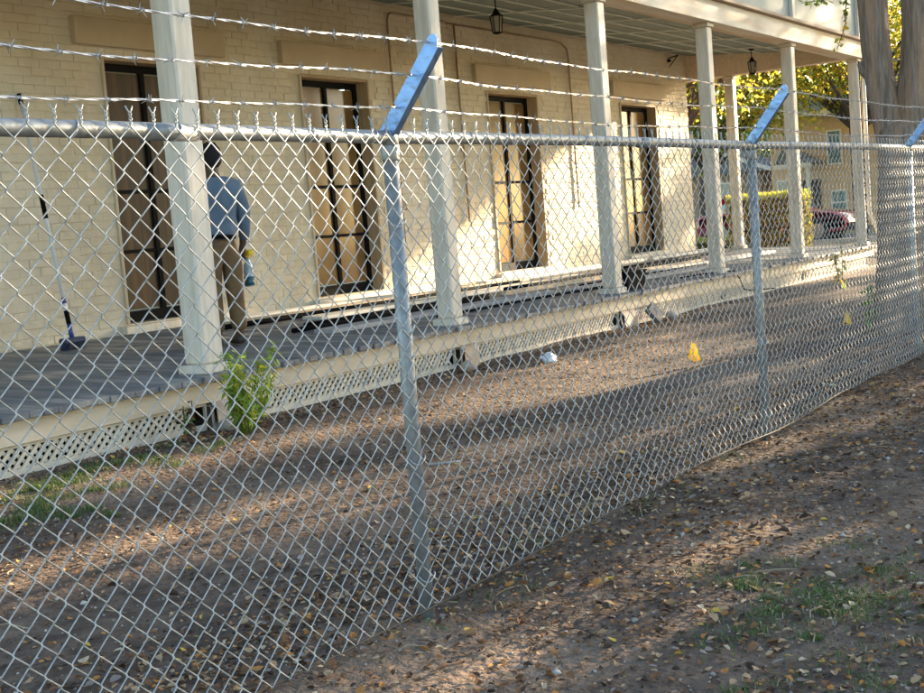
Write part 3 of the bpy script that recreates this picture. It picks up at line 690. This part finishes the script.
grass('sparse green grass tuft among leaves on the camera side of the fence', [(3.78, 1.27, .30, .20, .8), (3.35, 1.0, .5, .25, .16), (4.3, 1.2, .4, .3, .16), (4.1, 1.75, .4, .3, .14), (3.6, .85, .4, .2, .16)], 2600, 51, .030, .15)
grass('green weeds growing in front of the left porch lattice', [(4.6, 5.75, .7, .35, 1.0), (5.4, 5.9, .5, .25, .5), (4.1, 5.2, .5, .35, .6)], 2600, 52, .055, .1)
grass('thin grass blades along the foot of the fence', [(3.6, 2.28, .5, .05, .25), (5.2, 2.3, .6, .06, .3), (4.4, 2.5, .5, .1, .3), (7.5, 2.4, .8, .1, .3)], 420, 53, .04, .4)

# ------------------------------------------------------------------ things on and around the porch
def board(name, label, x0, x1, y, w, h, m, lift=0.0, rz=0.0, cat='board', group='loose boards lying on the porch'):
    o = MB().bevbox(-(x1 - x0) / 2, (x1 - x0) / 2, -w / 2, w / 2, 0, h, .003).build(name, m)
    o.location = ((x0 + x1) / 2, y, fz(y - w / 2) + .002 + lift + .0295 * w * .0); o.rotation_euler = (ang, 0, rz)
    return tag(o, label, cat, group)
board('lumber_board', 'long white primed board lying against the wall under the second door', 9.4, 14.2, 9.30, .16, .05, boardw)
board('lumber_board', 'long raw pine board lying along the porch before the white board', 9.6, 15.6, 9.02, .14, .04, boardt)
board('lumber_board', 'wide white board lying flat along the porch middle behind the second column', 10.2, 16.2, 8.45, .26, .035, boardw)
board('lumber_board', 'grey weathered board lying flat near the porch lip by the second column', 9.0, 13.2, 7.35, .22, .04, boardg, 0, .006)
board('lumber_board', 'grey weathered board lying near the third column at the porch lip', 13.4, 17.6, 7.15, .2, .04, boardg, 0, -.004)
board('lumber_board', 'narrow raw pine batten lying on the porch in front of the third door', 13.0, 19.2, 7.85, .09, .05, boardt, 0, .004)
board('lumber_board', 'long white board lying along the wall under the third door', 14.8, 20.0, 9.25, .18, .05, boardw)
board('lumber_board', 'long white board lying along the wall under the fourth door', 20.1, 22.9, 9.2, .2, .05, boardw)
board('lumber_board', 'white board lying flat beyond the third column toward the porch end', 16.8, 21.6, 7.6, .24, .04, boardw, 0, .003)
for k, (x0, x1, y, r_, lb) in enumerate([(9.2, 14.9, 8.72, .028, 'black plastic pipe lying along the porch before the second door'), (9.0, 12.4, 7.68, .024, 'short black plastic pipe lying on the porch right of the man'), (13.6, 19.8, 8.15, .028, 'black plastic pipe lying along the porch before the third door'), (9.6, 13.0, 8.05, .016, 'thin black tube lying on the porch beside the wide white board'), (10.4, 15.2, 7.05, .014, 'thin black tube lying close to the porch lip between second and third columns'), (14.2, 18.4, 7.45, .016, 'thin black tube lying on the porch just past the third column'), (17.6, 22.4, 8.6, .018, 'thin black tube lying on the porch before the fourth door')]):
    o = MB().tube([(x0 + (x1 - x0) * q / 8, y + .015 * math.sin(q * 1.1 + k), fz(y + .015 * math.sin(q * 1.1 + k)) + r_ + .001) for q in range(9)], r_, 10).build('plastic_pipe', darkm, None, True); tag(o, lb, 'pipe', 'black pipes lying on the porch')  # pipes also stand in for dark shadow gaps between the boards
o = MB().tube([(15.4, 6.62, fz(6.6) + .012), (16.0, 6.60, fz(6.6) + .013), (16.55, 6.33, fz(6.3) + .02), (16.6, 6.27, .25), (16.63, 6.23, .10), (16.7, 6.15, .075), (17.1, 5.95, .065)], .009, 6).build('black_cable', darkm, None, True); tag(o, 'thin black cable drooping over the porch lip beside the fourth column', 'cable')
# black tote by the third column
t = thing('black_tote', 'black plastic tote on the porch lip beside the third column', 'tote', (13.7, 6.58, fz(6.5)))
z = fz(6.5) + .003
tb = MB(); x0, x1, y0, y1 = 13.45, 13.95, 6.42, 6.74; zt = z + .20
tb.add([(x0 + .02, y0 + .02, z), (x1 - .02, y0 + .02, z), (x1 - .02, y1 - .02, z + .008), (x0 + .02, y1 - .02, z + .008), (x0, y0, zt), (x1, y0, zt), (x1, y1, zt), (x0, y1, zt)], [(3, 2, 1, 0), (4, 5, 6, 7), (0, 1, 5, 4), (1, 2, 6, 5), (2, 3, 7, 6), (3, 0, 4, 7)])
tb.build('tub', darkm, t); MB().bevbox(x0 - .015, x1 + .015, y0 - .015, y1 + .015, zt + .001, zt + .022, .006).build('lid', darkm, t)
MB().tube([(x0 - .004, y0 + .06, zt - .03), (x0 - .03, y0 + .08, zt - .035), (x0 - .03, y1 - .08, zt - .035), (x0 - .004, y1 - .06, zt - .03)], .007, 6).build('handle', darkm, t)
# grey slab leaning below the tote
t = MB(); M0 = Matrix.Translation((13.72, 6.18, .03)) @ Euler((R_(-38), R_(-14), R_(8))).to_matrix().to_4x4()
t.bevbox(-.15, .13, -.02, .02, -.04, .17, .012, M=M0, jit=.012, rng=random.Random(3)); o = t.build('stone_slab', mat('grey_slab', (.09, .09, .09), (.13, .125, .12), 8, .9, bump=.6, bscale=30)); tag(o, 'grey broken slab leaning on the porch fascia below the black tote', 'slab')
rs = random.Random(6); 
for k, (x, y, r_, lb) in enumerate([(14.12, 6.2, .08, 'pale round stone lying against the porch foundation below the black tote'), (9.55, 6.18, .07, 'whitewashed stone block at the foot of the second column pier'), (6.45, 6.14, .07, 'pale stone beside the shrub at the foot of the first column pier')]):
    bm = bmesh.new(); bmesh.ops.create_icosphere(bm, subdivisions=2, radius=r_)
    for v_ in bm.verts: v_.co *= 1 + .3 * mnoise.noise(v_.co * 9 + Vector((k * 3, 0, 0))); v_.co.z *= .75; v_.co.x *= 1.25
    me = bpy.data.meshes.new('stone'); bm.to_mesh(me); bm.free(); me.materials.append(stonem); me.polygons.foreach_set('use_smooth', [True] * len(me.polygons))
    o = link('loose_stone', me, None, (x, y, gh(x, y) + r_ * .55)); tag(o, lb, 'stone', 'loose stones at the porch foot')
# marker flags
def flag(x, y, h, label, lean):
    z = gh(x, y); t = thing('marker_flag', label, 'flag', (x, y, z), 'yellow survey flags')
    tip = Vector((x + lean, y, z + h)); MB().tube([(x, y, z - .05), tip], .0022, 5).build('stake', galv_w, t)
    m_ = MB(); n = 5; V = []
    for i in range(n):
        q = i / (n - 1)
        for j in range(3): V.append((x + lean * (1 - .12 * j) + .012 * q * j * .5, y - .10 * (q - .4) * (.12 + .42 * j) + .008 * math.sin(q * 5 + j), z + h - .075 * j - .03 * q - .02 * math.sin(q * 4)))
    F_ = [(i * 3 + j, (i + 1) * 3 + j, (i + 1) * 3 + j + 1, i * 3 + j + 1) for i in range(n - 1) for j in range(2)]
    o = m_.add(V, F_).build('flag', flagm, t, True); so = o.modifiers.new('thick', 'SOLIDIFY'); so.thickness = .0012
flag(9.64, 4.07, .21, 'larger yellow marker flag in bare soil before the third column', .01)
flag(12.66, 3.71, .14, 'small yellow marker flag near the grey trunk', .02)
def crumple(name, label, cat, x, y, r_, m, seed, sq=(1, 1, .6)):
    bm = bmesh.new(); bmesh.ops.create_icosphere(bm, subdivisions=3, radius=r_)
    for v_ in bm.verts:
        v_.co *= 1 + .45 * mnoise.noise(v_.co * (3 / r_) * .5 + Vector((seed, 0, 0))); v_.co = Vector((v_.co.x * sq[0], v_.co.y * sq[1], v_.co.z * sq[2]))
    me = bpy.data.meshes.new(name); bm.to_mesh(me); bm.free(); me.materials.append(m); o = link(name, me, None, (x, y, gh(x, y) + r_ * sq[2] * .6)); tag(o, label, cat)
crumple('crumpled_paper', 'crumpled pale blue paper on the soil near the lattice', 'litter', 10.0, 5.6, .075, papm, 3, (1.3, .8, .7))
o = MB().tube([(5.52, 3.86, gh(5.52, 3.86) + .008), (5.60, 3.72, gh(5.60, 3.72) + .010)], .006, 10).build('pipe_offcut', boardg, None, True); tag(o, 'short grey pipe offcut lying on the soil behind the first fence post', 'pipe')
# broom leaning on the wall
t = thing('push_broom', 'long white handled broom leaning against the brick wall', 'broom', (7.62, 9.02, fz(9.02)))
b0 = Vector((7.60, 9.03, fz(9.03) + .10)); b1 = Vector((7.74, 9.545, 2.66)); lp = lambda q: b0.lerp(b1, q)
MB().tube([lp(.17), lp(1)], .0165, 10).build('handle', polem, t, True)
for a, b, m_, r_ in ((.985, 1.03, darkm, .021), (.50, .60, darkm, .021), (.145, .17, bluepl, .02), (.115, .145, polem, .019), (.09, .115, darkm, .022), (.06, .09, darkm, .021), (.0, .06, bluepl, .021)):
    MB().tube([lp(a), lp(b)], r_, 10).build('grip_band', m_, t, True)
MB().bevbox(7.60 - .12, 7.60 + .12, 8.985, 9.075, fz(9.03) + .06, fz(9.03) + .11, .012).build('head', navypl, t)
br = MB(); rg = random.Random(4)
for k in range(240):
    x, y = 7.60 + rg.uniform(-.115, .115), 9.03 + rg.uniform(-.04, .04); br.tube([(x, y, fz(9.03) + .062), (x + rg.uniform(-.012, .012), y + rg.uniform(-.02, .02), fz(9.03) + .004)], .003, 3)
br.build('bristles', navypl, t)

# ------------------------------------------------------------------ the man
PXm, PYm = 8.0, 7.55; PZm = fz(PYm) + .002
MAN = thing('person', 'person in blue shirt and brown trousers standing on the porch seen from behind', 'person', (PXm, PYm, PZm))
MAN.scale = (.965, .965, .965); MAN.rotation_euler = (0, 0, R_(-22))     # local +Y is the way he faces
def skin(name, pts, edges, m, sub=2, parent=MAN, root=0):
    me = bpy.data.meshes.new(name); me.from_pydata([p[:3] for p in pts], edges, []); me.materials.append(m)
    o = bpy.data.objects.new(name, me); COL.objects.link(o); o.parent = parent
    sk = o.modifiers.new('skin', 'SKIN'); sk.use_smooth_shade = True
    sv = me.skin_vertices[0].data
    for i, p in enumerate(pts):
        sv[i].radius = (p[3], p[4] if len(p) > 4 else p[3]); sv[i].use_root = (i == root)
    s_ = o.modifiers.new('sub', 'SUBSURF'); s_.levels = sub; s_.render_levels = sub
    return o
# body (skin): head, neck, torso, arms with hands, legs
bp = [(0, 0, .95, .13, .10), (0, .0, 1.15, .125, .09), (0, -.01, 1.36, .15, .095), (0, .0, 1.47, .06, .055), (0, .015, 1.53, .056, .058), (0, .03, 1.60, .072, .088), (0, .035, 1.68, .072, .09), (0, .03, 1.725, .045, .055),
      (.19, -.01, 1.38, .055), (.235, -.03, 1.12, .045), (.25, .06, .90, .033), (.252, .085, .83, .038, .022), (-.19, -.01, 1.38, .055), (-.23, -.02, 1.12, .045), (-.2, .12, .93, .033), (-.19, .15, .88, .036, .022),
      (.09, 0, .86, .085), (.10, .01, .48, .06), (.105, -.02, .10, .042), (.11, .09, .045, .04, .03), (-.09, 0, .86, .085), (-.10, .01, .48, .06), (-.105, -.02, .10, .042), (-.11, .09, .045, .04, .03),
      (.25, .118, .775, .010), (.252, .118, .738, .009), (.262, .10, .768, .010), (.264, .098, .728, .009), (.262, .08, .770, .0095), (.264, .076, .735, .009), (.256, .062, .776, .009), (.258, .058, .745, .008), (.236, .122, .81, .0105), (.232, .14, .78, .010)]
be = [(0, 1), (1, 2), (2, 3), (3, 4), (4, 5), (5, 6), (6, 7), (2, 8), (8, 9), (9, 10), (10, 11), (2, 12), (12, 13), (13, 14), (14, 15), (0, 16), (16, 17), (17, 18), (18, 19), (0, 20), (20, 21), (21, 22), (22, 23),
      (11, 24), (24, 25), (11, 26), (26, 27), (11, 28), (28, 29), (11, 30), (30, 31), (11, 32), (32, 33)]
BODY = skin('body', bp, be, skinm)
shirt = [(0, -.005, .90, .19, .14), (0, -.005, 1.08, .18, .13), (0, -.012, 1.26, .20, .14), (0, -.012, 1.40, .18, .115), (0, 0, 1.475, .085, .075),
         (.185, -.012, 1.385, .082), (.235, -.032, 1.18, .068), (.252, .005, 1.01, .056), (.255, .055, .915, .047), (-.185, -.012, 1.385, .082), (-.232, -.025, 1.16, .068), (-.215, .06, 1.01, .056), (-.202, .11, .945, .047)]
skin('shirt', shirt, [(0, 1), (1, 2), (2, 3), (3, 4), (3, 5), (5, 6), (6, 7), (7, 8), (3, 9), (9, 10), (10, 11), (11, 12)], shirtm)
tro = [(0, 0, .97, .16, .115), (0, -.015, .90, .165, .135), (.095, -.01, .80, .105, .11), (.102, .012, .50, .082, .085), (.107, -.02, .11, .068, .075), (-.095, -.01, .80, .105, .11), (-.102, .012, .50, .082, .085), (-.107, -.02, .11, .068, .075)]
skin('trousers', tro, [(0, 1), (1, 2), (2, 3), (3, 4), (1, 5), (5, 6), (6, 7)], pantm)
for s_ in (1, -1):
    skin('shoe', [(s_ * .107, -.07, .052, .046, .048), (s_ * .108, .02, .055, .05, .05), (s_ * .112, .12, .042, .05, .036), (s_ * .115, .18, .034, .038, .028)], [(0, 1), (1, 2), (2, 3)], shoem)
    bm = bmesh.new(); bmesh.ops.create_icosphere(bm, subdivisions=2, radius=.03)
    for v_ in bm.verts: v_.co = Vector((v_.co.x * .35 + s_ * .088, v_.co.y * .7 + .02, v_.co.z + 1.615))
    me = bpy.data.meshes.new('ear'); bm.to_mesh(me); bm.free(); me.materials.append(skinm); o = link('ear', me); o.parent = MAN
    bm = bmesh.new(); bmesh.ops.create_icosphere(bm, subdivisions=2, radius=.012)
    for v_ in bm.verts: v_.co += Vector((s_ * .032, .112, 1.635))
    me = bpy.data.meshes.new('eye'); bm.to_mesh(me); bm.free(); me.materials.append(lampm); o = link('eye', me); o.parent = MAN
skin('nose', [(0, .118, 1.645, .008), (0, .135, 1.605, .014), (0, .115, 1.59, .012)], [(0, 1), (1, 2)], skinm)
skin('mouth', [(-.022, .112, 1.562, .006), (0, .118, 1.562, .009), (.022, .112, 1.562, .006)], [(0, 1), (1, 2)], mat('lip', (.12, .05, .04), None, rough=.5))
bm = bmesh.new(); bmesh.ops.create_uvsphere(bm, u_segments=24, v_segments=16, radius=1)
for v_ in list(bm.verts):
    v_.co = Vector((v_.co.x * .093, v_.co.y * .112 + .02, v_.co.z * .122 + 1.655)); v_.co *= 1 + .012 * mnoise.noise(v_.co * 60)
bmesh.ops.delete(bm, geom=[v_ for v_ in bm.verts if (v_.co.y > .085 and v_.co.z < 1.70) or v_.co.z < 1.545], context='VERTS')
me = bpy.data.meshes.new('hair'); bm.to_mesh(me); bm.free(); me.materials.append(hairm); me.polygons.foreach_set('use_smooth', [True] * len(me.polygons)); o = link('hair', me); o.parent = MAN
o.modifiers.new('s', 'SOLIDIFY').thickness = .008
skin('belt', [(.14 * math.cos(a), -.01 + .122 * math.sin(a), .955 + .006 * math.sin(2 * a), .008, .02) for a in [2 * math.pi * k / 16 for k in range(16)]], [(k, (k + 1) % 16) for k in range(16)], darkm, 1)
# spray bottle in his right hand
Mm = wmat(MAN)
t = thing('spray_bottle', 'clear spray bottle with a yellow trigger in the hand of the person', 'bottle', tuple(Mm @ Vector((.265, .10, .5))))
W = lambda p: Mm @ Vector(p)
bx_, by_ = .295, .095
MB().tube([W((bx_, by_, z)) for z in (.50, .51, .60, .66, .70, .735, .76)], [.036, .043, .043, .042, .034, .017, .016], 14).build('body', bottlem, t, True)
MB().tube([W((bx_, by_, z)) for z in (.503, .512, .59)], [.037, .0445, .0445], 14).build('liquid', tealm, t, True)
hd = MB(); 
hd.bevbox(-.024, .026, -.045, .08, .772, .825, .01, M=Mm @ Matrix.Translation((bx_ + .012, by_ - .01, 0))); hd.build('trigger_head', flagm, t)
MB().tube([W((bx_, by_, .755)), W((bx_, by_, .78))], .02, 12).build('collar', flagm, t, True)
MB().tube([W((bx_, by_ + .045, .778)), W((bx_, by_ + .055, .745)), W((bx_, by_ + .045, .715))], [.008, .007, .006], 6).build('trigger', flagm, t, True)

# ------------------------------------------------------------------ red car beyond the hedge
CAR = thing('parked_car', 'red car parked at the kerb behind the clipped hedge', 'car', (38.0, 13.0, 0))
def cp_(x, y, z): return Vector((38.0 + x, 13.0 - y, z))     # local y forward -> world -Y
prof = [(-2.30, .42), (-2.34, .62), (-2.30, .92), (-2.15, 1.0), (-1.2, 1.02), (0, 1.0), (.85, .98), (1.25, .95), (1.9, .86), (2.22, .74), (2.32, .56), (2.30, .36), (1.85, .26), (1.0, .24), (-1.0, .24), (-1.9, .28)]
def loft(name, prof, secs, m, parent):
    m_ = MB(); n = len(prof); V = []
    for (xx, sy, dz) in secs:
        cz_ = .62
        for (a, b) in prof: V.append(cp_(xx, a * sy, cz_ + (b - cz_) * dz))
    F_ = [(i * n + k, i * n + (k + 1) % n, (i + 1) * n + (k + 1) % n, (i + 1) * n + k) for i in range(len(secs) - 1) for k in range(n)]
    F_ += [tuple(range(n)), tuple(range((len(secs) - 1) * n, len(secs) * n))[::-1]]
    o = m_.add(V, F_).build(name, m, parent, True); return o
loft('body', prof, [(-.90, .955, .86), (-.87, .985, .95), (-.75, 1, 1.0), (.75, 1, 1.0), (.87, .985, .95), (.90, .955, .86)], redm, CAR)
cab = [(-2.0, .98), (-1.72, 1.48), (-1.3, 1.58), (-.3, 1.60), (.25, 1.52), (.98, .96)]
loft('roof', cab, [(-.78, 1, .9), (-.66, .985, 1.0), (.66, .985, 1.0), (.78, 1, .9)], redm, CAR)
for s_ in (-1, 1):
    for wnd in ([(-1.78, 1.03), (-1.58, 1.42), (-.82, 1.46), (-.82, 1.03)], [(-.76, 1.03), (-.76, 1.46), (-.05, 1.46), (.0, 1.03)], [(.06, 1.03), (.02, 1.45), (.2, 1.42), (.78, 1.03)]):
        V = [cp_(s_ * (.795 if b < 1.2 else .772), a, b) for a, b in wnd] + [cp_(s_ * (.70 if b < 1.2 else .66), a, b) for a, b in wnd]
        MB().add(V, [(0, 1, 2, 3), (7, 6, 5, 4), (0, 4, 5, 1), (1, 5, 6, 2), (2, 6, 7, 3), (3, 7, 4, 0)]).build('window', glassm, CAR)
    for yy in (-1.42, 1.42):
        wh = MB().tube([cp_(s_ * .70, yy, .33), cp_(s_ * .915, yy, .33)], .335, 22).build('wheel', tyrem, CAR)
        MB().tube([cp_(s_ * .90, yy, .33), cp_(s_ * .925, yy, .33)], .215, 16).build('rim', rimm, wh)
    MB().bevbox(-.14, .14, -.05, .05, -.06, .06, .03, M=Matrix.Translation(cp_(s_ * .70, 2.24, .70))).build('headlight', lampm, CAR)
    MB().bevbox(-.08, .08, -.03, .03, -.1, .1, .02, M=Matrix.Translation(cp_(s_ * .74, -2.31, .82))).build('tail_light', redm, CAR)
    MB().bevbox(-.09, .09, -.04, .04, -.06, .06, .02, M=Matrix.Translation(cp_(s_ * .96, .75, 1.05))).build('mirror', redm, CAR)
V = [cp_(-.66, .93, 1.0), cp_(.66, .93, 1.0), cp_(.60, .30, 1.50), cp_(-.60, .30, 1.50)]; V2 = [v_ + Vector((0, -.03, .03)) for v_ in V]
MB().add(V + V2, [(3, 2, 1, 0), (4, 5, 6, 7), (0, 1, 5, 4), (1, 2, 6, 5), (2, 3, 7, 6), (3, 0, 4, 7)]).build('windscreen', glassm, CAR)
MB().bevbox(-.86, .86, -.05, .05, -.09, .09, .03, M=Matrix.Translation(cp_(0, 2.32, .42))).build('bumper', darkm, CAR)

# ------------------------------------------------------------------ houses across the road
H1 = thing('tan_brick_house', 'tan brick house with small gabled entry porch across the road', 'house', (54, 12, 0))
MB().box(54, 62, 6, 18.7, 0, 4.9).build('wall', farbrick, H1)
rf = MB().add([(53.4, 5.4, 4.9), (53.4, 19.2, 4.9), (62.6, 19.2, 4.9), (62.6, 5.4, 4.9), (58, 8.5, 7.6), (58, 15, 7.6)], [(0, 4, 5, 1), (1, 5, 2), (2, 5, 4, 3), (3, 4, 0), (0, 1, 2, 3)]).build('roof', roofm, H1)
MB().box(53.35, 53.5, 5.4, 19.2, 4.72, 4.89).build('eave_board', trimm, H1)
def win(parent, x, y, z, w, h, m=bluewin):
    f = MB().box(x - .06, x + .02, y - w / 2 - .07, y - w / 2, z - .07, z + h + .07).box(x - .06, x + .02, y + w / 2, y + w / 2 + .07, z - .07, z + h + .07).box(x - .06, x + .02, y - w / 2, y + w / 2, z + h, z + h + .07).box(x - .08, x + .02, y - w / 2, y + w / 2, z - .07, z).box(x - .05, x + .01, y - w / 2, y + w / 2, z + h / 2 - .03, z + h / 2 + .03).build('window', trimm, parent)
    MB().box(x - .03, x - .01, y - w / 2, y + w / 2, z, z + h / 2 - .03).build('pane', m, f); MB().box(x - .03, x - .01, y - w / 2, y + w / 2, z + h / 2 + .03, z + h).build('pane', m, f)
win(H1, 54, 15.95, 2.7, .5, 1.3); win(H1, 54, 15.85, .6, .55, .9); win(H1, 54, 11.5, 2.6, .6, 1.4); win(H1, 54, 8.5, 2.6, .6, 1.4); win(H1, 54, 18.1, 1.1, .6, 1.0)
ep = MB().add([(51.6, 16.3, 2.75), (51.6, 17.75, 2.75), (54, 17.75, 2.75), (54, 16.3, 2.75), (51.6, 17.4, 3.35), (54, 17.4, 3.35)], [(0, 4, 1), (0, 3, 5, 4), (1, 4, 5, 2), (3, 2, 5), (0, 1, 2, 3)]).build('entry_roof', roofm, H1)
MB().box(51.55, 51.66, 16.25, 17.8, 2.58, 2.75).build('entry_beam', trimm, H1)
for y in (16.4, 17.1): MB().bevbox(51.65, 51.8, y - .075, y + .075, 0, 2.58, .01).build('entry_post', trimm, H1)
D = MB().box(53.93, 54.0, 16.6, 17.5, 0, 2.1).build('door', brown_door, H1); MB().box(53.90, 53.93, 16.68, 16.76, 1.0, 1.1).build('handle', rimm, D)
H2 = thing('brown_gabled_house', 'brown house with a low gable behind the clipped hedge', 'house', (58, 24, 0))
MB().box(58, 66, 20.6, 29, 0, 2.9).build('wall', farbrown, H2)
MB().add([(57.5, 20.0, 2.75), (57.5, 29.6, 2.75), (66, 29.6, 2.75), (66, 20.0, 2.75), (57.5, 24.8, 4.6), (66, 24.8, 4.6)], [(0, 4, 1), (0, 3, 5, 4), (1, 4, 5, 2), (3, 2, 5), (0, 1, 2, 3)]).build('roof', roofm, H2)
MB().add([(57.44, 19.9, 2.7), (57.44, 24.8, 4.62), (57.44, 29.7, 2.7), (57.44, 29.7, 2.88), (57.44, 24.8, 4.82), (57.44, 19.9, 2.88), (57.36, 19.9, 2.7), (57.36, 24.8, 4.62), (57.36, 29.7, 2.7), (57.36, 29.7, 2.88), (57.36, 24.8, 4.82), (57.36, 19.9, 2.88)],
         [(6, 7, 10, 11), (7, 8, 9, 10), (0, 5, 4, 1), (1, 4, 3, 2), (5, 11, 10, 4), (4, 10, 9, 3), (0, 1, 7, 6), (1, 2, 8, 7)]).build('barge_board', trimm, H2)
win(H2, 58, 22.4, 1.0, 1.2, 1.3); win(H2, 58, 26.5, 1.0, 1.2, 1.3)
